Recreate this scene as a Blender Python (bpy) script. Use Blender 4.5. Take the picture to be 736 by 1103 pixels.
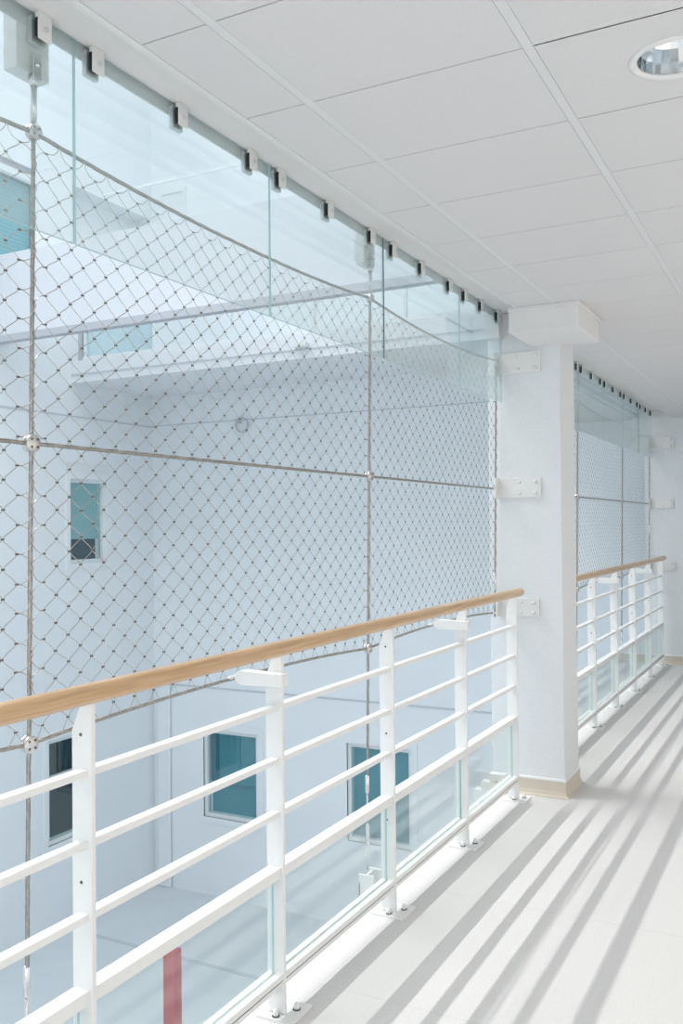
import bpy, bmesh, math, random
from mathutils import Vector, Matrix
random.seed(4)
for o in list(bpy.data.objects): bpy.data.objects.remove(o)
SC = bpy.context.scene
COL = SC.collection
R = math.radians

# ------------------------------------------------------------------ camera
EYE = Vector((1.506, 0.0, 1.534))
def make_camera():
    th, ro, pi = R(27.62), R(-.53), R(.82)
    F = 988.0
    def ray(A, B):
        x = A*math.cos(ro)+B*math.sin(ro); y = -A*math.sin(ro)+B*math.cos(ro)
        lat, dep, z2 = x, 1.0, -y
        dd = dep*math.cos(pi)-z2*math.sin(pi); Z = z2*math.cos(pi)+dep*math.sin(pi)
        return Vector((lat*math.cos(th)-dd*math.sin(th), lat*math.sin(th)+dd*math.cos(th), Z))
    f = ray(0, 0).normalized(); r = (ray(1, 0)-ray(0, 0)).normalized(); u = (ray(0, -1)-ray(0, 0)).normalized()
    cd = bpy.data.cameras.new('camera'); cam = bpy.data.objects.new('camera', cd); COL.objects.link(cam)
    m = Matrix(((r.x, u.x, -f.x), (r.y, u.y, -f.y), (r.z, u.z, -f.z))).to_4x4()
    m.translation = EYE
    cam.matrix_world = m
    cd.sensor_fit = 'VERTICAL'; cd.sensor_height = 36; cd.sensor_width = 24
    cd.lens = F/1103*36
    cd.clip_start = .02; cd.clip_end = 200
    SC.camera = cam
make_camera()

# ------------------------------------------------------------------ light
w = bpy.data.worlds.new('daylight'); SC.world = w; w.use_nodes = True
bg = w.node_tree.nodes['Background']
bg.inputs[0].default_value = (.84, .93, 1.0, 1); bg.inputs[1].default_value = 1.0

def area(name, loc, target, sx, sy, power, color, xdir=None):
    ld = bpy.data.lights.new(name, 'AREA'); ld.shape = 'RECTANGLE'; ld.size = sx; ld.size_y = sy
    ld.energy = power; ld.color = color
    o = bpy.data.objects.new(name, ld); COL.objects.link(o)
    z = (Vector(loc)-Vector(target)).normalized()
    y = Vector((0, 1, 0)) if abs(z.y) < .9 else Vector((1, 0, 0)); x = y.cross(z).normalized(); y = z.cross(x)
    o.matrix_world = Matrix(((x.x, y.x, z.x), (x.y, y.y, z.y), (x.z, y.z, z.z))).to_4x4()
    o.matrix_world.translation = loc
    return o
# the long bright slot of the roof light over the atrium
area('skylight_strip', (-7.9, 4.6, 12.0), (0.35, 4.6, .5), .14, 15.0, 258, (1.0, .985, .96)).data.spread = R(60)
area('atrium_fill', (-4.2, 3.4, 11.6), (-3.6, 3.4, 0), 6.4, 11.0, 600, (.97, .985, 1.0))  # broad fill lamp added above the atrium, out of view
# unseen fill lamps added at the corridor's right side and its near end
area('corridor_fill', (2.72, 3.0, 1.40), (0, 3.0, 1.40), 2.1, 10.5, 51, (1.0, .915, .85))
area('end_fill', (1.3, -2.45, 1.40), (1.3, 4.0, 1.40), 2.2, 2.3, 27, (.95, .97, 1.0))

SC.view_settings.view_transform = 'Standard'; SC.view_settings.look = 'None'
SC.view_settings.exposure = 0.0; SC.view_settings.gamma = 1.0; SC.view_settings.use_curve_mapping = False

# ------------------------------------------------------------------ materials
MATS = {}
def mat(name, color, rough=.5, metal=0, bump=None, var=None, spec=.5, coat=0):
    m = bpy.data.materials.new(name); m.use_nodes = True; nt = m.node_tree; b = nt.nodes['Principled BSDF']
    b.inputs['Base Color'].default_value = (*color, 1); b.inputs['Roughness'].default_value = rough
    b.inputs['Metallic'].default_value = metal; b.inputs['Specular IOR Level'].default_value = spec
    b.inputs['Coat Weight'].default_value = coat
    tc = nt.nodes.new('ShaderNodeTexCoord')
    if var:
        sc, amt = var
        n = nt.nodes.new('ShaderNodeTexNoise'); n.inputs['Scale'].default_value = sc; n.inputs['Detail'].default_value = 4
        nt.links.new(tc.outputs['Object'], n.inputs['Vector'])
        mp = nt.nodes.new('ShaderNodeMapRange'); mp.inputs['To Min'].default_value = 1-amt; mp.inputs['To Max'].default_value = 1+amt
        mp.inputs['From Min'].default_value = .3; mp.inputs['From Max'].default_value = .7
        nt.links.new(n.outputs['Fac'], mp.inputs['Value'])
        h = nt.nodes.new('ShaderNodeVectorMath'); h.operation = 'SCALE'; h.inputs[0].default_value = color
        nt.links.new(mp.outputs['Result'], h.inputs['Scale']); nt.links.new(h.outputs['Vector'], b.inputs['Base Color'])
    if bump:
        sc, st, dist = bump
        n = nt.nodes.new('ShaderNodeTexNoise'); n.inputs['Scale'].default_value = sc; n.inputs['Detail'].default_value = 3
        nt.links.new(tc.outputs['Object'], n.inputs['Vector'])
        bp = nt.nodes.new('ShaderNodeBump'); bp.inputs['Strength'].default_value = st; bp.inputs['Distance'].default_value = dist
        nt.links.new(n.outputs['Fac'], bp.inputs['Height']); nt.links.new(bp.outputs['Normal'], b.inputs['Normal'])
    MATS[name] = m
    return m
mat('white_paint', (.86, .87, .86), .32, var=(6, .01))
mat('white_steel', (.80, .81, .80), .4)
mat('woodchip', (.78, .81, .83), .85, bump=(95, .35, .004), var=(60, .02))
mat('plaster', (.78, .78, .78), .9, bump=(60, .1, .002), var=(3, .01))
mat('facade', (.82, .86, .885), .85, var=(1.3, .02), bump=(140, .06, .002))
mat('facade_white', (.80, .83, .855), .8, var=(1.0, .015))
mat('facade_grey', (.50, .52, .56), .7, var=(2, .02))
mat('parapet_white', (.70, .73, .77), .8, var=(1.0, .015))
mat('joint', (.58, .62, .66), .9, var=(5, .03))
mat('window_frame', (.80, .85, .86), .5, var=(9, .01))
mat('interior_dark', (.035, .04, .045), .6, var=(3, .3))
mat('navy_panel', (.05, .08, .13), .5, var=(3, .1))
mat('steel', (.50, .49, .47), .34, 1, var=(40, .08))
mat('bright_steel', (.75, .75, .74), .22, 1, var=(40, .05))
mat('clamp_steel', (.66, .645, .63), .38, 1, var=(60, .06))
mat('wire', (.50, .48, .455), .34, 1, var=(15, .05))
mat('ferrule', (.20, .19, .18), .45, 1, var=(30, .1))
mat('rope', (.38, .365, .34), .42, 1, var=(80, .15))
mat('rubber', (.012, .012, .013), .6, var=(30, .1))
mat('aluminium', (.66, .70, .71), .4, .3, var=(10, .02))
mat('dark_gap', (.09, .10, .105), .8, var=(10, .05))
mat('glass_edge', (.48, .68, .70), .15, var=(10, .05))
mat('glass_edge_dark', (.03, .10, .11), .3, var=(10, .05))
mat('skirting', (.66, .60, .51), .5, var=(8, .03))
mat('white_bead', (.85, .86, .87), .6, var=(8, .01))
mat('atrium_floor', (.68, .73, .76), .6, var=(2, .03))
mat('red_paint', (.50, .08, .10), .5, var=(4, .03))
mat('bowl', (.80, .82, .83), .12, 1, var=(10, .02))
mat('lamp_cap', (.80, .70, .50), .5, var=(10, .02))
mat('tile', (.715, .71, .715), .95, bump=(220, .12, .001), var=(90, .015))
mat('grid_bar', (.735, .745, .75), .6, var=(20, .01))
mat('tile_gap', (.28, .29, .30), .9, var=(20, .02))
mat('wall_inner', (.76, .75, .74), .9, var=(3, .01))

def floor_mat():
    m = bpy.data.materials.new('vinyl_floor'); m.use_nodes = True; nt = m.node_tree; b = nt.nodes['Principled BSDF']
    tc = nt.nodes.new('ShaderNodeTexCoord')
    n1 = nt.nodes.new('ShaderNodeTexNoise'); n1.inputs['Scale'].default_value = 160; n1.inputs['Detail'].default_value = 5
    n2 = nt.nodes.new('ShaderNodeTexNoise'); n2.inputs['Scale'].default_value = 1.6; n2.inputs['Detail'].default_value = 3
    br = nt.nodes.new('ShaderNodeTexBrick'); br.inputs['Scale'].default_value = 1; br.offset = 0
    br.inputs['Color1'].default_value = (1, 1, 1, 1); br.inputs['Color2'].default_value = (1, 1, 1, 1); br.inputs['Mortar'].default_value = (.90, .89, .88, 1)
    br.inputs['Mortar Size'].default_value = .0022; br.inputs['Brick Width'].default_value = 3.2; br.inputs['Row Height'].default_value = .9
    for n in (n1, n2, br): nt.links.new(tc.outputs['Object'], n.inputs['Vector'])
    r1 = nt.nodes.new('ShaderNodeValToRGB'); r1.color_ramp.elements[0].position = .36; r1.color_ramp.elements[1].position = .6
    r1.color_ramp.elements[0].color = (.665, .655, .64, 1); r1.color_ramp.elements[1].color = (.725, .715, .70, 1)
    nt.links.new(n1.outputs['Fac'], r1.inputs['Fac'])
    mx = nt.nodes.new('ShaderNodeMix'); mx.data_type = 'RGBA'; mx.blend_type = 'MULTIPLY'; mx.inputs['Factor'].default_value = 1
    nt.links.new(r1.outputs['Color'], mx.inputs['A']); nt.links.new(br.outputs['Color'], mx.inputs['B'])
    nt.links.new(mx.outputs['Result'], b.inputs['Base Color'])
    mp = nt.nodes.new('ShaderNodeMapRange'); mp.inputs['To Min'].default_value = .42; mp.inputs['To Max'].default_value = .55
    nt.links.new(n2.outputs['Fac'], mp.inputs['Value']); nt.links.new(mp.outputs['Result'], b.inputs['Roughness'])
    MATS['floor'] = m
floor_mat()

def wood_mat():
    m = bpy.data.materials.new('beech_wood'); m.use_nodes = True; nt = m.node_tree; b = nt.nodes['Principled BSDF']
    tc = nt.nodes.new('ShaderNodeTexCoord'); mp = nt.nodes.new('ShaderNodeMapping'); mp.inputs['Scale'].default_value = (40, 1.6, 40)
    n = nt.nodes.new('ShaderNodeTexNoise'); n.inputs['Scale'].default_value = 3; n.inputs['Detail'].default_value = 6
    n2 = nt.nodes.new('ShaderNodeTexNoise'); n2.inputs['Scale'].default_value = 1.1; n2.inputs['Detail'].default_value = 2
    nt.links.new(tc.outputs['Object'], mp.inputs['Vector']); nt.links.new(mp.outputs['Vector'], n.inputs['Vector']); nt.links.new(tc.outputs['Object'], n2.inputs['Vector'])
    r = nt.nodes.new('ShaderNodeValToRGB'); r.color_ramp.elements[0].position = .3; r.color_ramp.elements[1].position = .7
    r.color_ramp.elements[0].color = (.50, .31, .155, 1); r.color_ramp.elements[1].color = (.67, .46, .26, 1)
    ad = nt.nodes.new('ShaderNodeMath'); ad.operation = 'ADD'; ad.inputs[1].default_value = -.25
    a2 = nt.nodes.new('ShaderNodeMath'); a2.operation = 'MULTIPLY_ADD'; a2.inputs[1].default_value = .5
    nt.links.new(n2.outputs['Fac'], a2.inputs[0]); nt.links.new(n.outputs['Fac'], a2.inputs[2]); nt.links.new(a2.outputs[0], ad.inputs[0])
    nt.links.new(ad.outputs[0], r.inputs['Fac']); nt.links.new(r.outputs['Color'], b.inputs['Base Color'])
    b.inputs['Roughness'].default_value = .34; b.inputs['Coat Weight'].default_value = .4; b.inputs['Coat Roughness'].default_value = .25
    MATS['wood'] = m
wood_mat()

def glass_mat(name, tint, refl=1.0, base=.02):
    m = bpy.data.materials.new(name); m.use_nodes = True; nt = m.node_tree
    nt.nodes.remove(nt.nodes['Principled BSDF']); out = nt.nodes['Material Output']
    t = nt.nodes.new('ShaderNodeBsdfTransparent'); t.inputs['Color'].default_value = (*tint, 1)
    g = nt.nodes.new('ShaderNodeBsdfGlossy'); g.inputs['Roughness'].default_value = .0; g.inputs['Color'].default_value = (.95, 1, 1, 1)
    ge = nt.nodes.new('ShaderNodeNewGeometry'); d = nt.nodes.new('ShaderNodeVectorMath'); d.operation = 'DOT_PRODUCT'
    nt.links.new(ge.outputs['Normal'], d.inputs[0]); nt.links.new(ge.outputs['Incoming'], d.inputs[1])
    ab = nt.nodes.new('ShaderNodeMath'); ab.operation = 'ABSOLUTE'; nt.links.new(d.outputs['Value'], ab.inputs[0])
    iv = nt.nodes.new('ShaderNodeMath'); iv.operation = 'SUBTRACT'; iv.inputs[0].default_value = 1; nt.links.new(ab.outputs[0], iv.inputs[1])
    pw = nt.nodes.new('ShaderNodeMath'); pw.operation = 'POWER'; pw.inputs[1].default_value = 5; nt.links.new(iv.outputs[0], pw.inputs[0])
    a = nt.nodes.new('ShaderNodeMath'); a.operation = 'MULTIPLY_ADD'; a.inputs[1].default_value = .95*refl; a.inputs[2].default_value = .04*refl+base; a.use_clamp = True
    nt.links.new(pw.outputs[0], a.inputs[0])
    x = nt.nodes.new('ShaderNodeMixShader'); nt.links.new(a.outputs[0], x.inputs[0]); nt.links.new(t.outputs[0], x.inputs[1]); nt.links.new(g.outputs[0], x.inputs[2])
    nt.links.new(x.outputs[0], out.inputs['Surface'])
    MATS[name] = m
glass_mat('glass_high', (.96, .984, .984), 1.3, .11)
glass_mat('glass_low', (.965, .982, .98), 1.3, .03)
glass_mat('glass_window', (.80, .88, .89), 1.0, .03)

def blind_mat(name, c1, c2, scale):
    m = bpy.data.materials.new(name); m.use_nodes = True; nt = m.node_tree; b = nt.nodes['Principled BSDF']
    tc = nt.nodes.new('ShaderNodeTexCoord'); sp = nt.nodes.new('ShaderNodeSeparateXYZ'); nt.links.new(tc.outputs['Object'], sp.inputs[0])
    mm = nt.nodes.new('ShaderNodeMath'); mm.operation = 'MULTIPLY'; mm.inputs[1].default_value = scale
    fr = nt.nodes.new('ShaderNodeMath'); fr.operation = 'FRACT'
    nt.links.new(sp.outputs['Z'], mm.inputs[0]); nt.links.new(mm.outputs[0], fr.inputs[0])
    r = nt.nodes.new('ShaderNodeValToRGB'); r.color_ramp.elements[0].color = (*c1, 1); r.color_ramp.elements[1].color = (*c2, 1)
    r.color_ramp.elements[0].position = .15; r.color_ramp.elements[1].position = .4
    nt.links.new(fr.outputs[0], r.inputs['Fac']); nt.links.new(r.outputs['Color'], b.inputs['Base Color'])
    b.inputs['Roughness'].default_value = .6
    MATS[name] = m
blind_mat('blind_pale', (.55, .76, .77), (.66, .85, .85), 28)
blind_mat('blind_teal', (.16, .42, .50), (.21, .50, .57), 28)
blind_mat('blind_deep', (.08, .25, .31), (.10, .29, .35), 28)
blind_mat('blind_sky', (.38, .62, .68), (.48, .72, .77), 18)

# ------------------------------------------------------------------ helpers
class MB:
    def __init__(s): s.v = []; s.f = []; s.m = []; s.slot = 0; s.sm = []
    def add(s, vs, fs, smooth=False):
        o = len(s.v); s.v += [tuple(v) for v in vs]
        for f in fs: s.f.append(tuple(i+o for i in f)); s.m.append(s.slot); s.sm.append(smooth)
        return s
    def box(s, x0, x1, y0, y1, z0, z1):
        vs = [(x, y, z) for z in (z0, z1) for y in (y0, y1) for x in (x0, x1)]
        return s.add(vs, [(0, 2, 3, 1), (4, 5, 7, 6), (0, 1, 5, 4), (2, 6, 7, 3), (0, 4, 6, 2), (1, 3, 7, 5)])
    def bbox(s, x0, x1, y0, y1, z0, z1, b):
        bm = bmesh.new(); bmesh.ops.create_cube(bm, size=1)
        for v in bm.verts: v.co = Vector(((x0+x1)/2+v.co.x*(x1-x0), (y0+y1)/2+v.co.y*(y1-y0), (z0+z1)/2+v.co.z*(z1-z0)))
        bmesh.ops.bevel(bm, geom=bm.edges[:], offset=b, segments=2, affect='EDGES', profile=.7)
        bm.verts.index_update(); s.add([v.co for v in bm.verts], [[v.index for v in f.verts] for f in bm.faces]); bm.free()
        return s
    def prism(s, poly, axis, a0, a1):            # polygon in the two other axes, extruded
        def P(p, a): return {'x': (a, p[0], p[1]), 'y': (p[0], a, p[1]), 'z': (p[0], p[1], a)}[axis]
        n = len(poly)
        vs = [P(p, a0) for p in poly]+[P(p, a1) for p in poly]
        return s.add(vs, [tuple(range(n)), tuple(range(2*n-1, n-1, -1))]+[(i, i+n, (i+1) % n+n, (i+1) % n) for i in range(n)])
    def tube(s, pts, r, n=8, caps=True, lobes=0, twist=0, amp=0):
        pts = [Vector(p) for p in pts]; rings = []; prev = None; dist = 0
        for i, p in enumerate(pts):
            t = (pts[min(i+1, len(pts)-1)]-pts[max(i-1, 0)]).normalized()
            if prev is None:
                a = Vector((1, 0, 0)) if abs(t.x) < .8 else Vector((0, 0, 1))
                u = t.cross(a).normalized()
            else:
                u = (prev-t*prev.dot(t)).normalized()
            prev = u; v = t.cross(u)
            if i: dist += (p-pts[i-1]).length
            rr = r[i] if isinstance(r, (list, tuple)) else r
            ring = []
            for k in range(n):
                an = 2*math.pi*k/n
                q = rr*(1+amp*math.cos(lobes*an+twist*dist)) if lobes else rr
                ring.append(p+(u*math.cos(an)+v*math.sin(an))*q)
            rings.append(ring)
        vs = [q for ring in rings for q in ring]; fs = []
        for i in range(len(pts)-1):
            for k in range(n):
                fs.append((i*n+k, i*n+(k+1) % n, (i+1)*n+(k+1) % n, (i+1)*n+k))
        if caps: fs += [tuple(range(n-1, -1, -1)), tuple(range((len(pts)-1)*n, len(pts)*n))]
        return s.add(vs, fs, n > 4)
    def disc(s, c, axis, r, h, n=16, dome=0):
        c = Vector(c); d = {'x': Vector((1, 0, 0)), 'y': Vector((0, 1, 0)), 'z': Vector((0, 0, 1))}[axis]
        if dome: return s.tube([c, c+d*h*.55, c+d*h*.85, c+d*h], [r, r, r*.8, r*.35], n)
        return s.tube([c, c+d*h], r, n)
    def build(s, name, m, parent=None, bevel=0):
        me = bpy.data.meshes.new(name)
        org = ROOT.get(parent.name, Vector()) if parent else Vector()
        me.from_pydata([tuple(Vector(v)-org) for v in s.v], [], s.f)
        for mm in (m if isinstance(m, (list, tuple)) else [m]): me.materials.append(MATS[mm])
        me.polygons.foreach_set('material_index', s.m); me.polygons.foreach_set('use_smooth', s.sm); me.update()
        o = bpy.data.objects.new(name, me); COL.objects.link(o)
        if parent: o.parent = parent; ROOT[o.name] = org
        if bevel:
            b = o.modifiers.new('bevel', 'BEVEL'); b.width = bevel; b.segments = 2; b.limit_method = 'ANGLE'
        return o
ROOT = {}
def thing(name, loc, label, cat, group=None):
    o = bpy.data.objects.new(name, None); COL.objects.link(o); o.location = loc; o.empty_display_size = .05
    o['label'] = label; o['category'] = cat
    if group: o['group'] = group
    ROOT[o.name] = Vector(loc)
    return o
def struct(o, label=None):
    o['kind'] = 'structure'
    if label: o['label'] = label
    return o
def box(x0, x1, y0, y1, z0, z1): return MB().box(x0, x1, y0, y1, z0, z1)

# ------------------------------------------------------------------ the setting: corridor
BAY1 = (-.3, 5.13); BAY2 = (5.46, 10.45)
XE = 2.75
CZ = 2.668
struct(box(-.13, XE+.2, -2.6, 10.7, -.28, 0).build('floor', 'floor'), 'pale grey speckled vinyl corridor floor')
struct(box(XE, XE+.15, -2.6, 10.7, 0, 2.75).build('wall_right', 'wall_inner'))
struct(box(-.2, XE, -2.75, -2.6, 0, 2.75).build('wall_back', 'wall_inner'))
struct(box(-.20, XE, 10.45, 10.75, 0, 2.75).build('wall_end', 'woodchip'), 'white textured wall closing the far end of the corridor')

# pillar, its capital and skirting
PX0, PX1 = -.205, .215
struct(box(PX0, PX1, 5.13, 5.46, 0, 2.75).build('wall_pillar', 'woodchip', bevel=.004), 'white woodchip pillar between the two railings')
struct(MB().box(.055, .42, 4.70, 5.19, 2.54, 2.76).box(.055, .435, 4.685, 5.20, 2.650, 2.668).build('trim_1', 'plaster', bevel=.003), 'white boxed beam casing where pillar meets ceiling')
struct(box(-.20, -.115, 5.06, 5.19, 2.60, 2.76).build('trim_2', 'plaster'))
def skirting(name, poly):                        # coved vinyl skirting following a polyline (outside on the right-hand side of travel)
    prof = [(0, .086), (.006, .086), (.007, .03), (.014, .010), (.030, .0015), (0, .0015)]
    m = MB(); n = len(poly); off = []
    for i in range(n):
        d = []
        if i > 0: a = Vector(poly[i])-Vector(poly[i-1]); d.append(Vector((a.y, -a.x)).normalized())
        if i < n-1: a = Vector(poly[i+1])-Vector(poly[i]); d.append(Vector((a.y, -a.x)).normalized())
        q = sum(d, Vector((0, 0)));
        if len(d) == 2 and q.length > 0: q = q/(q.length_squared/2)
        off.append(q)
    vs = [(poly[i][0]+off[i].x*p[0], poly[i][1]+off[i].y*p[0], p[1]) for i in range(n) for p in prof]; k = len(prof); fs = []
    for i in range(n-1):
        for j in range(k): fs.append((i*k+j, i*k+(j+1) % k, (i+1)*k+(j+1) % k, (i+1)*k+j))
    fs += [tuple(range(k)), tuple(range((n-1)*k+k-1, (n-1)*k-1, -1))]
    m.add(vs, fs); o = m.build(name, 'skirting'); struct(o)
    m = MB()
    prof = [(0, .086), (.008, .086), (.008, .097), (0, .100)]; k = 4
    vs = [(poly[i][0]+off[i].x*p[0], poly[i][1]+off[i].y*p[0], p[1]) for i in range(n) for p in prof]; fs = []
    for i in range(n-1):
        for j in range(k): fs.append((i*k+j, i*k+(j+1) % k, (i+1)*k+(j+1) % k, (i+1)*k+j))
    fs += [(0, 1, 2, 3), tuple((n-1)*k+q for q in (3, 2, 1, 0))]
    m.add(vs, fs); m.build('skirting_bead', 'white_bead', o)
    return o
skirting('baseboard_pillar', [(-.12, 5.13), (PX1, 5.13), (PX1, 5.46), (-.12, 5.46)])
skirting('baseboard_end', [(-.12, 10.45), (XE, 10.45)])

# ceiling: one suspended ceiling of tegular tiles on wide bars
def ceiling():
    m = MB(); bx = [.106, .304, .904, 1.504, 2.104, 2.704]; y0 = 1.685-.4468*9; b = .4468
    lamp = (1.204, 1.685+.4468*1.5, .094)
    nrow = int((10.45-y0)/b)+1
    for i in range(len(bx)-1):
        xa = bx[i]+(.013 if i else 0); xb = bx[i+1]-.014
        if i == 0: xa = bx[0]
        for j in range(nrow):
            ya = y0+j*b+.0022; yb = min(y0+(j+1)*b-.0022, 10.45)
            # leave out what the boxed beam covers
            if xa < lamp[0] < xb and ya < lamp[1] < yb:
                N = 48; ring = []; out = []
                for k in range(N):
                    a = 2*math.pi*(k+.5)/N; c, s_ = math.cos(a), math.sin(a)
                    ring.append((lamp[0]+lamp[2]*c, lamp[1]+lamp[2]*s_))
                    t = min(((xb-lamp[0])/c if c > 0 else (xa-lamp[0])/c), ((yb-lamp[1])/s_ if s_ > 0 else (ya-lamp[1])/s_))
                    out.append((lamp[0]+t*c, lamp[1]+t*s_))
                vs = [(x, y, CZ) for x, y in ring]+[(x, y, CZ) for x, y in out]+[(x, y, CZ+.018) for x, y in ring]
                fs = [(k, (k+1) % N, (k+1) % N+N, k+N) for k in range(N)]+[(k, k+2*N, (k+1) % N+2*N, (k+1) % N) for k in range(N)]
                m.add(vs, fs)
                for (cx, cy) in ((xa, ya), (xb, ya), (xb, yb), (xa, yb)):
                    near = sorted(range(N), key=lambda k: (out[k][0]-cx)**2+(out[k][1]-cy)**2)[:2]
                    m.add([(cx, cy, CZ), (*out[near[0]], CZ), (*out[near[1]], CZ)], [(0, 1, 2)])
            else:
                m.box(xa, xb, ya, yb, CZ, CZ+.018)
    m.slot = 1
    for x in bx[1:]: m.box(x-.0131, x+.0119, -2.6, 10.45, CZ+.0005, CZ+.02)
    m.slot = 2
    for j in range(nrow+1):
        m.box(bx[0], 2.75, y0+j*b-.003, y0+j*b+.003, CZ+.006, CZ+.02)
    o = m.build('ceiling', ['tile', 'grid_bar', 'tile_gap'])
    return struct(o, 'white suspended ceiling of rectangular mineral tiles')
ceiling()
struct(box(-.2, XE+.15, -2.75, 10.75, 2.95, 3.25).build('ceiling_deck', 'facade_white'))
struct(MB().box(.092, .1045, -2.6, 4.70, CZ-.001, CZ+.03).box(.092, .1045, 5.19, 10.45, CZ-.001, CZ+.03)
       .build('trim_3', 'plaster'), 'white edge strip of the suspended ceiling')
struct(MB().box(-.128, .0, -2.6, 10.45, 2.752, 2.95).box(.0, .050, -2.6, 10.45, 2.735, 2.95).box(.050, .092, -2.6, 10.45, 2.690, 2.95).build('trim_4', 'plaster'), 'white plaster soffit above the hanging glass')
struct(box(-.2, -.128, -2.6, 10.45, 2.80, 2.95).build('trim_5', 'facade_white'))
struct(MB().box(-.146, -.141, -2.6, 5.06, 2.720, 2.80).box(-.146, -.141, 5.19, 10.45, 2.720, 2.80).build('trim_6', 'aluminium'), 'grey metal edge profile behind the hanging glass')

# ------------------------------------------------------------------ the setting: atrium facades
AX, BY = -8.29, 12.0
AZ = -4.33
TOP = 10.2
def wall_with_holes(name, axis, const, depth, a0, a1, z0, z1, holes, m, label=None):
    """wall slab in plane axis=const, going 'depth' behind it, with rectangular holes (a0,a1,z0,z1)"""
    As = sorted({a0, a1, *[h[0] for h in holes], *[h[1] for h in holes]}); Zs = sorted({z0, z1, *[h[2] for h in holes], *[h[3] for h in holes]})
    mb = MB()
    for i in range(len(As)-1):
        # merge vertical runs
        runs = []; cur = None
        for j in range(len(Zs)-1):
            ca, cz = (As[i]+As[i+1])/2, (Zs[j]+Zs[j+1])/2
            solid = not any(h[0] < ca < h[1] and h[2] < cz < h[3] for h in holes)
            if solid: cur = (cur[0], Zs[j+1]) if cur else (Zs[j], Zs[j+1])
            elif cur: runs.append(cur); cur = None
        if cur: runs.append(cur)
        for (za, zb) in runs:
            lo, hi = sorted((const, const+depth))
            if axis == 'x': mb.box(lo, hi, As[i], As[i+1], za, zb)
            else: mb.box(As[i], As[i+1], lo, hi, za, zb)
    o = mb.build(name, m)
    return struct(o, label)
W = {}
yholes = [(10.02, 10.94, 1.0, 2.50), (9.64, 10.46, -3.0, -1.50), (8.2, 9.46, 4.7, 6.60), (10.18, 11.9, 4.7, 6.63)]
xholes = [(-7.30, -6.27, -3.09, -1.70), (-4.72, -3.69, -3.09, -1.66)]
wall_with_holes('wall_left', 'x', AX, -.35, -3.0, 12.35, AZ-.3, TOP, yholes, 'facade', 'pale blue white atrium facade running along the left')
wall_with_holes('wall_front', 'y', BY, .35, AX, 9.0, AZ-.3, TOP, xholes, 'facade', 'pale blue white atrium facade facing the camera')
struct(box(-11, -.13, -6, 12, AZ-.3, AZ).build('floor_atrium', 'atrium_floor'), 'grey ground floor of the atrium far below')
struct(box(-.13, 3.1, -6, 11.9, AZ-.3, -.28).build('wall_below', 'facade'))
# thin joints on the facades
struct(MB().box(AX, -.2, BY-.012, BY, -1.045, -1.022).box(AX, -.2, BY-.008, BY, 3.19, 3.205).build('trim_7', 'joint'), 'thin horizontal joint line on the atrium facade')
struct(MB().box(AX, AX+.012, 2, BY, 3.17, 3.19).build('trim_8', 'joint'))
# shallow raised surrounds around the windows
def surround(name, axis, const, a0, a1, z0, z1, wd=.09, m='facade'):
    mb = MB()
    for (p, q, r_, s_) in ((a0-wd, a0, z0-wd, z1+wd), (a1, a1+wd, z0-wd, z1+wd), (a0, a1, z1, z1+wd), (a0, a1, z0-wd, z0)):
        if axis == 'x': mb.box(const-.02, const+.015, p, q, r_, s_)
        else: mb.box(p, q, const-.015, const+.02, r_, s_)
    return mb
def window(n, axis, const, a0, a1, z0, z1, blind, bz, label, recess=.075, fr=.055, bar=None, below='navy_panel', asplit=None):
    """frame + pane + blind in a hole; const = facade plane, set back by recess"""
    sgn = -1 if axis == 'x' else 1
    def bx(mb, d0, d1, p, q, r_, s_):
        lo, hi = sorted((const+sgn*d0, const+sgn*d1))
        return mb.box(lo, hi, p, q, r_, s_) if axis == 'x' else mb.box(p, q, lo, hi, r_, s_)
    f = MB()
    for (p, q, r_, s_) in ((a0, a0+fr, z0, z1), (a1-fr, a1, z0, z1), (a0+fr, a1-fr, z1-fr, z1), (a0+fr, a1-fr, z0, z0+fr)): bx(f, recess-.05, recess+.03, p, q, r_, s_)
    if bar: bx(f, recess-.05, recess+.03, a0+fr, a1-fr, bar-.02, bar+.02)
    o = f.build('window_%d' % n, 'window_frame'); struct(o, label)
    p_ = bx(MB(), recess, recess+.008, a0+fr, a1-fr, z0+fr, z1-fr).build('pane', 'glass_window', o)
    if blind:
        if asplit:
            bx(MB(), recess+.05, recess+.06, a0+fr, asplit, bz, z1-fr).build('blind', 'blind_deep', o)
            bx(MB(), recess+.05, recess+.06, asplit, a1-fr, bz, z1-fr).build('blind', blind, o)
        else: bx(MB(), recess+.05, recess+.06, a0+fr, a1-fr, bz, z1-fr).build('blind', blind, o)
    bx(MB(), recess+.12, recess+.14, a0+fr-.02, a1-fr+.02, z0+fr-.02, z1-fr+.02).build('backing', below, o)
    s = surround('surround', axis, const, a0, a1, z0, z1).build('surround', 'facade', o)
    return o
# left facade, main level: tall recess with the window in its lower part
window(1, 'x', AX, 10.10, 10.90, 1.0, 2.26, 'blind_pale', 1.36, 'small left facade window with pale blind pulled down four fifths', recess=.10)
struct(MB().box(AX-.16, AX-.02, 10.02, 10.94, 2.26, 2.50).box(AX-.16, AX-.02, 10.02, 10.10, 1.0, 2.26).box(AX-.16, AX-.02, 10.90, 10.94, 1.0, 2.26).build('trim_9', 'facade_white'))
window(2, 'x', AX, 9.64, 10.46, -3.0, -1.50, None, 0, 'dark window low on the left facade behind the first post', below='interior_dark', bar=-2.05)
window(3, 'y', BY, -7.30, -6.27, -3.09, -1.70, 'blind_teal', -2.55, 'deep teal window with half lowered blind, left of the pair', below='blind_teal', asplit=-7.08)
window(4, 'y', BY, -4.72, -3.69, -3.09, -1.66, 'blind_teal', -3.03, 'deep teal window with closed blind, right of the pair', below='blind_deep')
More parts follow.
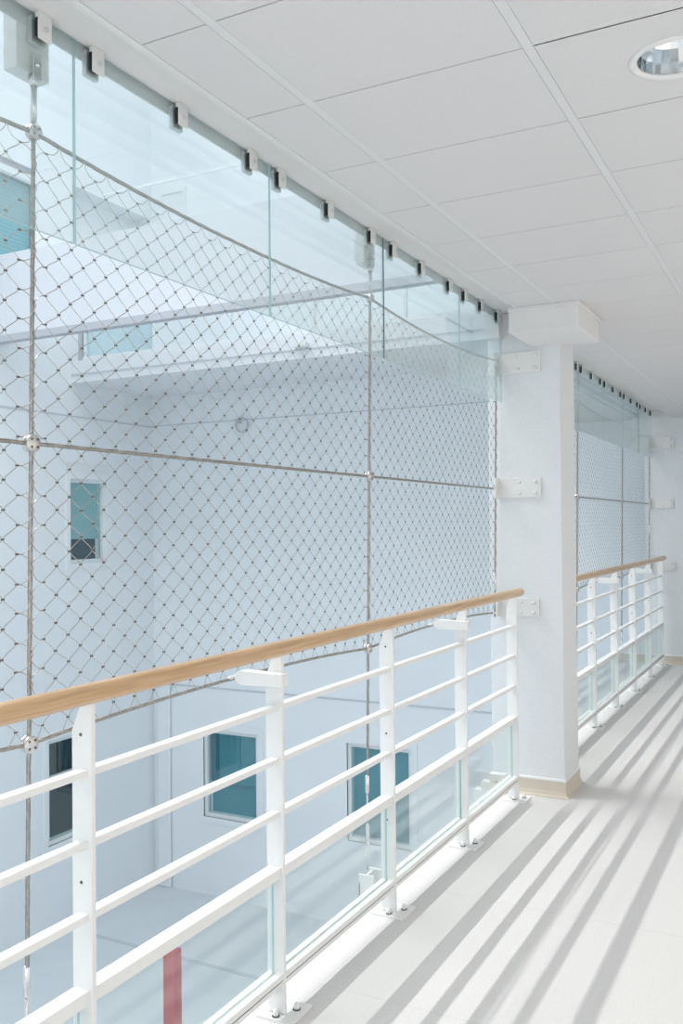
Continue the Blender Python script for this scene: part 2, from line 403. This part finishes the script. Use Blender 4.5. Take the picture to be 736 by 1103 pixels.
window(5, 'x', AX, 8.2, 9.46, 4.7, 6.40, 'blind_sky', 4.76, 'sky blue window high on the left facade', recess=.05, fr=.02)
struct(box(AX-.3, AX-.05, 8.2, 9.46, 6.40, 6.60).build('trim_10', 'facade_grey'))
struct(box(AX-.34, AX-.30, 10.15, 11.95, 4.6, 6.7).build('trim_11', 'facade'))
# white square frame high on the far facade
fr = MB()
for (p, q, r_, s_) in ((-8.1, -8.04, 6.50, 7.05), (-7.62, -7.56, 6.50, 7.05), (-8.04, -7.62, 6.99, 7.05), (-8.04, -7.62, 6.50, 6.56)): fr.box(p, q, BY-.05, BY, r_, s_)
vt = fr.build('window_6', 'window_frame'); struct(vt, 'small square white frame high on the far facade')
box(-8.04, -7.62, BY-.02, BY-.005, 6.56, 6.99).build('pane', 'facade_white', vt)

# gallery projecting from the far facade
GY = 10.15
g = MB().box(AX, 8.0, GY, BY, 3.67, 3.99)
struct(g.build('floor_gallery', 'facade_white'), 'white gallery slab projecting from the far facade')
struct(MB().box(AX, 8.0, GY-.012, GY, 3.78, 3.795).build('trim_12', 'joint'))
gr = thing('gallery_parapet', (-4.5, GY+.1, 3.99), 'white framed glazed parapet standing on the far gallery edge', 'parapet')
MB().box(AX+.2, 8.0, GY+.02, GY+.08, 3.99, 4.04).box(AX+.2, 8.0, GY+.02, GY+.08, 4.41, 4.46).build('rail', 'window_frame', gr)
box(-8.16, -8.09, GY+.0, GY+.09, 3.99, 4.46).build('end_post', 'facade_grey', gr)['label'] = 'grey end post'
k = 0
for x in [-8.04+1.28*i for i in range(13)]:
    box(x-.03, x+.015, GY+.02, GY+.08, 4.04, 4.41).build('mullion', 'window_frame', gr)
    if x+1.25 < 8: box(x+.015, x+1.25, GY+.045, GY+.055, 4.04, 4.41).build('pane', 'glass_window' if k == 0 else 'glass_low', gr)
    k += 1
struct(box(AX, 8.0, BY-.06, BY-.0, 3.99, 5.2).build('trim_13', 'facade_white'))
# small fixture under the gallery edge, and a ring on the wall
fx = thing('gallery_lamp', (-4.34, GY, 3.82), 'small white box lamp fixed on the gallery fascia', 'lamp')
MB().bbox(-4.43, -4.25, GY-.10, GY, 3.80, 3.86, .01).build('housing', 'white_steel', fx)
MB().box(-4.41, -4.27, GY-.085, GY-.015, 3.785, 3.80).build('diffuser', 'aluminium', fx)
rg = thing('wall_ring', (-6.49, BY, 3.12), 'small metal ring fixed on the far facade below the gallery', 'ring')
MB().tube([(-6.49+.11*math.cos(a), BY-.05, 3.11+.11*math.sin(a)) for a in [2*math.pi*k/20 for k in range(21)]], .012, 6).build('ring', 'facade_grey', rg)
MB().box(-6.60, -6.53, BY-.06, BY, 3.15, 3.21).build('mount', 'facade_grey', rg)

# upper gallery nearer to us: white parapet block with a grey lower lip and a rail
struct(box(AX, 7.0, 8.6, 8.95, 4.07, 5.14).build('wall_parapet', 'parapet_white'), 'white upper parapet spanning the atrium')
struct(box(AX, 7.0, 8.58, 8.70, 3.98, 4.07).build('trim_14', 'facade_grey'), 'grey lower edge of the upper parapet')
struct(MB().box(-6.3, 7.0, 8.60, 8.63, 5.61, 5.635).build('trim_15', 'facade_white'), 'thin white rail above the upper parapet')
# roof light: white purlins
struct(MB().box(-8.6, -.6, 2.0, 2.12, 9.9, 10.1).box(-8.6, -.6, 8.4, 8.52, 9.9, 10.1).build('trim_16', 'facade_white'))
# band added for corner shade, and red post at the bottom of the atrium
dp = thing('corner_shade_band', (-8.05, BY-.1, AZ), 'blue grey vertical duct added for the shade in the atrium corner', 'band')
MB().box(-8.20, -7.94, BY-.05, BY-.014, AZ, -1.05).build('band', 'facade', dp, bevel=.02)
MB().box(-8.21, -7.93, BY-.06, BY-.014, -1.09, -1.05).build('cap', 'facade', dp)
rp = thing('red_post', (-4.70, 7.86, AZ), 'dark red square post seen through the nearest low glass panel', 'post')
MB().box(-4.77, -4.62, 7.80, 7.93, AZ, -2.965).build('shaft', 'red_paint', rp, bevel=.008)
MB().box(-4.82, -4.57, 7.74, 7.98, AZ, AZ+.02).build('base_plate', 'red_paint', rp)
struct(box(AX, -.2, 10.05, 10.12, AZ, AZ+.006).build('trim_17', 'joint'))

# ------------------------------------------------------------------ railings
def ztop(y): return 0
def railing(y0, y1, posts, arms, label, wall_at, holes):
    t = thing('railing', (0, (y0+y1)/2, 0), label, 'railing')
    # hand rail with rounded ends
    L = [y0, y0+.004, y0+.012]; rr = [.012, .020, .0245]
    n = 60
    ys = L+[y0+.012+(y1-y0-.024)*i/n for i in range(1, n)]+[y1-.012, y1-.004, y1]
    rad = rr+[.0245]*(n-1)+[.0245, .020, .012]
    h = MB().tube([(0, y, 1.15) for y in ys], rad, 28)
    h.build('handrail', 'wood', t)['label'] = 'round varnished beech handrail'
    ye = posts[-1]+.006
    for z0, z1, xa, xb in ((.955, .972, -.040, -.009), (.790, .807, -.040, -.009), (.622, .640, -.040, -.009)):
        MB().bbox(xa, xb, y0+.02, ye, z0, z1, .002).build('rail', 'white_paint', t)
    MB().bbox(-.052, -.006, y0+.02, ye, .432, .466, .003).build('glazing_rail', 'white_paint', t)
    ch = MB().box(-.055, -.036, y0+.02, ye, .102, .137).box(-.024, -.002, y0+.02, ye, .118, .137).box(-.036, -.024, y0+.02, ye, .102, .130)
    ch.box(-.030, -.006, y0+.02, ye, .100, .1185).box(-.024, -.002, y0+.02, ye, .100, .114)
    ch.slot = 1; ch.box(-.024, -.004, y0+.02, ye, .113, .119)
    ch.build('bottom_channel', ['white_paint', 'dark_gap'], t)
    for i, y in enumerate(posts):
        poly = [(-.058, .012), (.002, .012), (.002, 1.128), (-.028, 1.128), (-.058, 1.06)]
        p = MB().prism(poly, 'y', y, y+.014).build('post', 'white_paint', t, bevel=.0015)
        last = i == len(posts)-1
        b = MB().bbox(-.085, .048, y-.032, y+.095, 0, .010, .002).build('base_plate', 'white_paint', p)
        for (bx_, by_) in ((-.020, y-.016), (.018, y+.048)):
            q = MB().disc((bx_, by_, .010), 'z', .0095, .022, 14, dome=1); q.slot = 1; q.disc((bx_, by_, .010), 'z', .012, .003, 14)
            q.build('bolt', ['white_paint', 'dark_gap'], p)
        if i in holes:
            for z in (1.052, .71, .37):
                MB().disc((-.030, y-.0015, z), 'y', .0038, .003, 10).build('screw', 'dark_gap', p)
        if i in arms:
            a = MB().prism([(-.128, 1.078), (.026, 1.074), (.026, 1.034), (-.128, 1.032), (-.150, 1.045), (-.150, 1.066)], 'y', y-.038, y-.001)
            a.build('cable_arm', 'white_paint', t, bevel=.002)
            MB().tube([(-.150, y-.045, 1.058), (-.168, y-.045, 1.05), (-.176, y-.03, 1.045), (-.168, y-.012, 1.05), (-.150, y-.010, 1.055)], .0055, 8).build('cable_hook', 'white_paint', t)
    ext = [y0]+list(posts)
    for a, b in zip(ext[:-1], ext[1:]):
        if b-a < .2: continue
        g2 = MB(); 
        g2.slot = 0; g2.box(-.034, -.027, a+.0262, b-.0122, .130, .438)
        g2.slot = 1; g2.box(-.0342, -.0268, b-.0122, b-.0112, .137, .432)
        g2.box(-.0342, -.0268, a+.0252, a+.0262, .137, .432)
        g2.build('glass_infill', ['glass_low', 'glass_edge'], t)
    return t
P1 = [.77, 1.615, 2.46, 3.30, 4.14, 4.955]
P2 = [5.60, 6.12, 6.95, 7.78, 8.61, 9.44, 10.27]
railing(-.3, 5.04, P1, (2, 4), 'white steel railing with round wood handrail in the near bay', 5.13, (1, 3))
railing(5.50, 10.36, P2, (3, 5), 'white steel railing with wood handrail in far bay beyond the pillar', 10.45, (2, 4))
# white stepped bracket on the pillar foot, outside the railing
sb = thing('slab_bracket', (-.25, 5.09, 0), 'white stepped steel bracket at the outer foot of the pillar', 'bracket')
MB().box(-.205, -.115, 5.07, 5.128, -.06, .10).box(-.255, -.205, 5.07, 5.128, -.06, .05).box(-.30, -.255, 5.07, 5.128, -.06, .0).build('step', 'white_steel', sb, bevel=.002)
MB().disc((-.16, 5.062, .06), 'y', .008, .01, 12).build('bolt', 'steel', sb)

# ------------------------------------------------------------------ hanging glass
GX = -.122; GZ0, GZ1 = 2.235, 2.748
def glass_panel(y0, y1, clamps, label, dark=False):
    t = thing('glass_panel', (GX, (y0+y1)/2, GZ0), label, 'glass panel')
    p = MB(); p.box(GX-.0025, GX+.0025, y0+.003, y1-.003, GZ0+.001, GZ1)
    p.slot = 1; p.box(GX-.0026, GX+.0026, y1-.0030, y1-.0024, GZ0, GZ1); p.slot = 2; p.box(GX-.0015, GX+.0015, y0+.0024, y0+.003, GZ0, GZ1)
    p.box(GX-.0026, GX+.0026, y0+.003, y1-.003, GZ0, GZ0+.001)
    p.build('pane', ['glass_high', 'glass_edge_dark' if dark else 'glass_edge', 'glass_edge'], t)
    for y in clamps:
        c = MB().bbox(GX+.012, GX+.017, y-.020, y+.022, 2.686, 2.752, .003)
        c.box(GX+.003, GX+.014, y-.018, y+.020, 2.738, 2.7515)
        c = c.build('clamp', 'white_steel', t)
        MB().disc((GX+.017, y+.003, 2.714), 'x', .0065, .004, 14, dome=1).build('bolt', 'aluminium', c)
        MB().bbox(GX+.003, GX+.0118, y-.0195, y+.019, 2.692, 2.7375, .003).build('rubber_pad', 'rubber', c)
        MB().bbox(GX-.018, GX-.003, y-.024, y+.022, 2.680, 2.744, .003).build('back_plate', 'aluminium', c)
    return t
C1 = [[.86, 1.22, 1.589], [1.770, 2.12, 2.49], [2.67, 3.02, 3.386], [3.60, 3.92, 4.279], [4.50, 4.758, 5.04]]
S1 = [.79, 1.70, 2.61, 3.515, 4.435, 5.122]
lab1 = ['frameless hanging glass panel at the left edge, in front of nearest cable',
        'frameless hanging glass panel second from left in near bay',
        'frameless hanging glass panel in mid near bay, second cable behind its right end',
        'frameless hanging glass panel just right of the second cable, dark left joint',
        'frameless hanging glass panel against the pillar face in the near bay']
for i in range(5): glass_panel(S1[i], S1[i+1], C1[i], lab1[i], dark=(i == 2))
S2 = [6.17, 7.04, 7.90, 8.77, 9.63, 10.44]
lab2 = ['hanging glass panel of far bay mostly hidden behind the pillar edge', 'hanging glass panel of far bay, second from the pillar', 'hanging glass panel in the middle of the far bay',
        'hanging glass panel of far bay left of the dark joint', 'hanging glass panel of far bay against the end wall']
for i in range(5): glass_panel(S2[i], S2[i+1], [S2[i]+.075, (S2[i]+S2[i+1])/2, S2[i+1]-.085], lab2[i], dark=(i == 3))

# ------------------------------------------------------------------ cable frame and net
def cx(z): return -.153+.0165*(z-1.74)
ZT, ZM, ZB = 2.475, 1.735, 1.022
def rope(pts, r=.0048, step=.011):
    out = []; P = [Vector(p) for p in pts]
    for a, b in zip(P[:-1], P[1:]):
        n = max(1, int((b-a).length/step))
        out += [a+(b-a)*i/n for i in range(n)]
    out.append(P[-1])
    return MB().tube(out, r, 18, lobes=5, twist=90, amp=.18)
def bow(y, spans, amp):
    for a, b in spans:
        if a <= y <= b:
            t = (y-a)/(b-a); return amp*(1-abs(2*t-1)**2.2)
    return 0
CLN = {'t': 'upper', 'm': 'middle', 'b': 'lower'}
def clamp(z, y, parent, big=1.0):
    x = cx(z); r = .021*big
    c = MB().tube([(x-.011, y, z), (x-.009, y, z), (x-.001, y, z)], [r*.9, r, r], 20).tube([(x+.001, y, z), (x+.010, y, z), (x+.012, y, z)], [r, r, r*.9], 20)
    c.tube([(x-.006, y, z), (x+.006, y, z)], r*.55, 12)
    o = c.build('cross_clamp', 'clamp_steel', parent)
    q = MB()
    for k in range(4):
        a = math.pi/4+k*math.pi/2
        q.disc((x+.0115, y+r*.62*math.cos(a), z+r*.62*math.sin(a)), 'x', r*.15, .002, 8)
    q.build('screws', 'ferrule', o)
def vertical_cable(y, label, foot=True, top='box', tb=None):
    t = thing('vertical_cable', (cx(0), y, 0), label, 'cable', 'stainless vertical cables')
    if top == 'box':
        MB().bbox(-.185, -.142, y-.050, y+.052, 2.612, 2.80, .003).build('hanger_box', 'white_steel', t)
        x = cx(2.6)
        f = MB().box(x-.012, x-.006, y-.010, y+.012, 2.60, 2.66).box(x+.006, x+.012, y-.010, y+.012, 2.60, 2.66).tube([(x-.018, y, 2.632), (x+.018, y, 2.632)], .006, 12)
        f.tube([(x, y, 2.585), (x, y, 2.612)], .010, 12)
        f.build('fork', 'bright_steel', t)
        MB().tube([(cx(2.6), y, 2.60), (cx(2.5), y, 2.497)], .0075, 14).build('swaged_rod', 'bright_steel', t)
        hi = 2.50
    else: hi = 2.44
    lo = .47 if foot else 1.02
    rope([(cx(z), y, z) for z in (lo, 1.0, 1.5, 2.0, hi)]).build('rope', 'rope', t)
    if foot:
        for z, b in ((ZT, .9), (ZM, 1.0), (ZB, 1.0)): clamp(z, y, t, b)
        x = cx(.4)
        MB().tube([(x, y, .50), (x, y, .495), (x, y, .43), (x, y, .425)], [.004, .0085, .0085, .006], 12).build('turnbuckle', 'bright_steel', t)
        m = MB().tube([(x, y, .43), (x, y, .30)], .004, 10).tube([(x, y, .30), (x, y, .29), (x, y, .22), (x, y, .21)], [.004, .008, .008, .004], 12).tube([(x, y, .21), (x-.006, y, .16), (x, y, .11)], .0035, 8)
        m.build('tension_rod', 'bright_steel', t)
        MB().box(x-.022, -.13, y-.045, y-.037, -.10, .105).box(x-.022, -.13, y+.037, y+.045, -.10, .105).box(x-.022, x-.014, y-.045, y+.045, -.10, .075).tube([(x, y-.04, .09), (x, y+.04, .09)], .006, 10).build('foot_bracket', 'white_steel', t, bevel=.002)
    elif tb:
        x = cx(tb)
        MB().tube([(x, y, tb-.05), (x, y, tb-.045), (x, y, tb+.045), (x, y, tb+.05)], [.004, .009, .009, .004], 12).build('turnbuckle', 'bright_steel', t)
    return t
V1 = [1.585, 3.42, 5.085]; V2 = [7.08, 8.87, 10.415]
vertical_cable(V1[0], 'stainless vertical cable nearest the camera, at the left edge')
vertical_cable(V1[1], 'stainless vertical cable in the middle of the near bay')
vertical_cable(V1[2], 'short stainless vertical cable ending the near net at pillar brackets', foot=False, top='wall', tb=1.20)
vertical_cable(V2[0], 'stainless vertical cable of far bay, close beside pillar edge')
vertical_cable(V2[1], 'stainless vertical cable in the middle of the far bay')
vertical_cable(V2[2], 'short stainless vertical cable at the end wall brackets', foot=False, top='wall', tb=1.45)

def horizontal_cable(z, ys, amp, label, ax=-.153):
    t = thing('horizontal_cable', (cx(z), (ys[0]+ys[-1])/2, z), label, 'cable', 'stainless horizontal cables')
    spans = list(zip(ys[:-1], ys[1:])); pts = []
    for a, b in spans:
        for k in range(16): y = a+(b-a)*k/16; zz = z+bow(y, spans, amp); pts.append((cx(z), y, zz))
    pts.append((cx(z), ys[-1], z))
    rope(pts).build('rope', 'rope', t)
    e = ys[-1]
    MB().tube([(cx(z), e-.05, z), (cx(z), e-.045, z), (cx(z), e, z), (cx(z), e+.01, z)], [.005, .0075, .009, .012], 12).build('end_fitting', 'bright_steel', t)
    return spans
N1 = [-.25, 1.585, 3.42, 5.085]; N2 = [5.47, 7.08, 8.87, 10.415]
for ys, where, wz in ((N1, 'near bay', 0), (N2, 'far bay', 0)):
    horizontal_cable(ZT, ys, -.034, 'stainless horizontal cable along the top of the net, %s' % where)
    horizontal_cable(ZM, ys, 0, 'stainless horizontal cable across the middle of the net, %s' % where)
    horizontal_cable(ZB, ys, .026, 'stainless horizontal cable along the bottom of the net, %s' % where)

def S(a, b, k=.62, n=5):
    out = []
    for i in range(n+1):
        t = i/n; s = t*t*(3-2*t)
        out.append((a[0]+(b[0]-a[0])*t, a[1]+(b[1]-a[1])*((1-k)*t+k*s), a[2]+(b[2]-a[2])*t))
    return out
def net(ys, label, detail, ymin):
    t = thing('cable_net', (-.16, (ys[0]+ys[-1])/2, ZB), label, 'net')
    spans = list(zip(ys[:-1], ys[1:])); J = 42; nodes = []
    for (a, b) in spans:
        if b < ymin: continue
        n = round((b-a)/.0419); n += n % 2
        mb = MB(); r = .00115
        def pos(i, j):
            y = a+(b-a)*i/n; t_ = j/J
            z = ZB+(ZT-ZB)*t_+bow(y, spans, -.034)*max(0, (t_-.5)*2)+bow(y, spans, .026)*max(0, (.5-t_)*2)
            rng = random.Random(i*1000+j+int(a*77))
            y += rng.uniform(-1, 1)*.0016; z += rng.uniform(-1, 1)*.0012
            return (cx(z)+.001, y, z)
        sides = 4 if detail else 3
        ns = 5 if detail else 2
        vis = lambda y: y > ymin
        for j in range(1, J):
            for i in range(1, n):
                if (i+j) % 2: continue
                p = pos(i, j)
                if not vis(p[1]): continue
                nodes.append(p)
                for di in (1, -1):
                    ii, jj = i+di, j+1
                    if 1 <= ii <= n-1 and jj <= J-1:
                        mb.tube(S(p, pos(ii, jj), n=ns), r, sides, caps=False)
                # lacing round the vertical cables
                if i in (1, n-1):
                    side = -1 if i == 1 else 1
                    yc = a if i == 1 else b
                    rng = random.Random(j*7+i)
                    if j+2 <= J-1:
                        q = pos(i, j+2); m = (p[2]+q[2])/2+rng.uniform(-.006, .004)
                        mb.tube([p, (cx(p[2])+.004, yc-side*.028, p[2]+.001), (cx(m)+.006, yc-side*.014, p[2]+.008), (cx(m)+.007, yc-side*.002, m-.012), (cx(m)+.007, yc+side*.005, m+.001), (cx(m)+.007, yc-side*.001, m+.013), (cx(m)+.006, yc-side*.013, q[2]-.010), (cx(m)+.004, yc-side*.027, q[2]-.002), q], r, 5, caps=False)
                if j in (1, J-1):
                    tgt = pos(i, 0 if j == 1 else J)[2]
                    for di in (-1, 1):
                        y1 = a+(b-a)*(i+di)/n
                        zc = (ZB+bow(y1, spans, .026)) if j == 1 else (ZT+bow(y1, spans, -.034))
                        s_ = (zc-p[2])
                        if j == 1: mb.tube([p, (p[0]+.004, p[1]+(y1-p[1])*.6, zc)], r, sides, caps=False)
                        else: mb.tube([p, (p[0], p[1]+(y1-p[1])*.55, p[2]+s_*.18), (p[0], p[1]+(y1-p[1])*.85, p[2]+s_*.55), (p[0]+.004, y1, zc)], r, sides, caps=False)
        mb.build('mesh_panel', 'wire', t)
    nodes.sort(key=lambda p: (Vector(p)-EYE).length)
    near, rest = nodes[:100], nodes[100:]
    def fer(mb, p, s=1): mb.tube([(p[0], p[1]-.0040, p[2]), (p[0], p[1]+.0040, p[2])], .0026*s, 6)
    if detail:
        proto = MB(); fer(proto, tuple(ROOT[t.name])); po = proto.build('ferrule', 'ferrule', t)
        for k, p in enumerate(near):
            c = po if k == 0 else po.copy()
            if k: COL.objects.link(c); c.parent = t
            c.location = Vector(p)-ROOT[t.name]
    else: rest = nodes
    mb = MB()
    for p in rest:
        if detail: fer(mb, p)
        else: mb.box(p[0]-.002, p[0]+.002, p[1]-.0032, p[1]+.0032, p[2]-.002, p[2]+.002)
    f = mb.build('small_ferrules', 'ferrule', t); f['kind'] = 'stuff'
    return t
net(N1, 'stainless steel rope net of diamond mesh filling near bay above the handrail', True, 1.15)
net(N2, 'stainless steel rope net of diamond mesh in far bay beyond the pillar', False, 6.4)

# ------------------------------------------------------------------ brackets on pillar and end wall
def wall_bracket(yw, z0, z1, x1, label, lug=True):
    t = thing('wall_bracket', (0, yw, z0), label, 'bracket', 'white steel cable brackets')
    MB().bbox(-.145, x1, yw-.014, yw, z0, z1, .0025).build('plate', 'white_steel', t)
    zc = (z0+z1)/2; h = (z1-z0)/2
    for s in (-1, 1):
        MB().disc((x1-.030, yw-.014-.011, zc+s*(h-.024)), 'y', .010, .011, 16).build('bolt', 'white_steel', t)
        MB().disc((-.020, yw-.014-.003, zc+s*(h-.024)), 'y', .009, .003, 16).build('plug', 'white_steel', t)
    if lug: MB().bbox(-.150, -.141, yw-.075, yw-.002, z0-.005, z1+.002, .002).build('lug', 'white_steel', t)
wall_bracket(5.13, 2.395, 2.515, .107, 'white steel bracket high on the pillar, partly behind hanging glass')
wall_bracket(5.13, 1.682, 1.795, .102, 'white steel bracket on the pillar at mid net height')
wall_bracket(5.13, 1.005, 1.108, .085, 'white steel bracket on the pillar beside the handrail end')
wall_bracket(10.45, 2.33, 2.46, .107, 'white steel bracket high on the end wall, behind hanging glass')
wall_bracket(10.45, 1.685, 1.79, .095, 'white steel bracket on the end wall at mid net height')
wall_bracket(10.45, 1.01, 1.11, .10, 'white steel bracket on end wall beside the far handrail end')

# ------------------------------------------------------------------ downlight
def downlight(x, y):
    t = thing('recessed_downlight', (x, y, CZ), 'round recessed ceiling downlight with polished faceted reflector', 'downlight')
    N = 60
    def lathe(prof, n=N, facet=False):
        vs = []; fs = []
        for (r, z) in prof:
            for k in range(n):
                a = 2*math.pi*k/n; vs.append((x+r*math.cos(a), y+r*math.sin(a), z))
        for i in range(len(prof)-1):
            for k in range(n): fs.append((i*n+k, i*n+(k+1) % n, (i+1)*n+(k+1) % n, (i+1)*n+k))
        return MB().add(vs, fs, not facet)
    lathe([(.106, CZ+.001), (.106, CZ-.003), (.098, CZ-.006), (.088, CZ-.002), (.086, CZ+.004), (.094, CZ+.006)]).build('trim_ring', 'white_steel', t)
    lathe([(.086, CZ+.003), (.083, CZ+.03), (.075, CZ+.06), (.060, CZ+.085), (.045, CZ+.10)], 24, True).build('reflector', 'bowl', t)
    lathe([(.047, CZ+.098), (.047, CZ+.13), (.0005, CZ+.13)]).build('lamp_well', 'rubber', t)
    MB().disc((x, y, CZ+.09), 'z', .022, .04, 20).build('lamp_socket', 'lamp_cap', t)
downlight(1.204, 1.685+.4468*1.5)
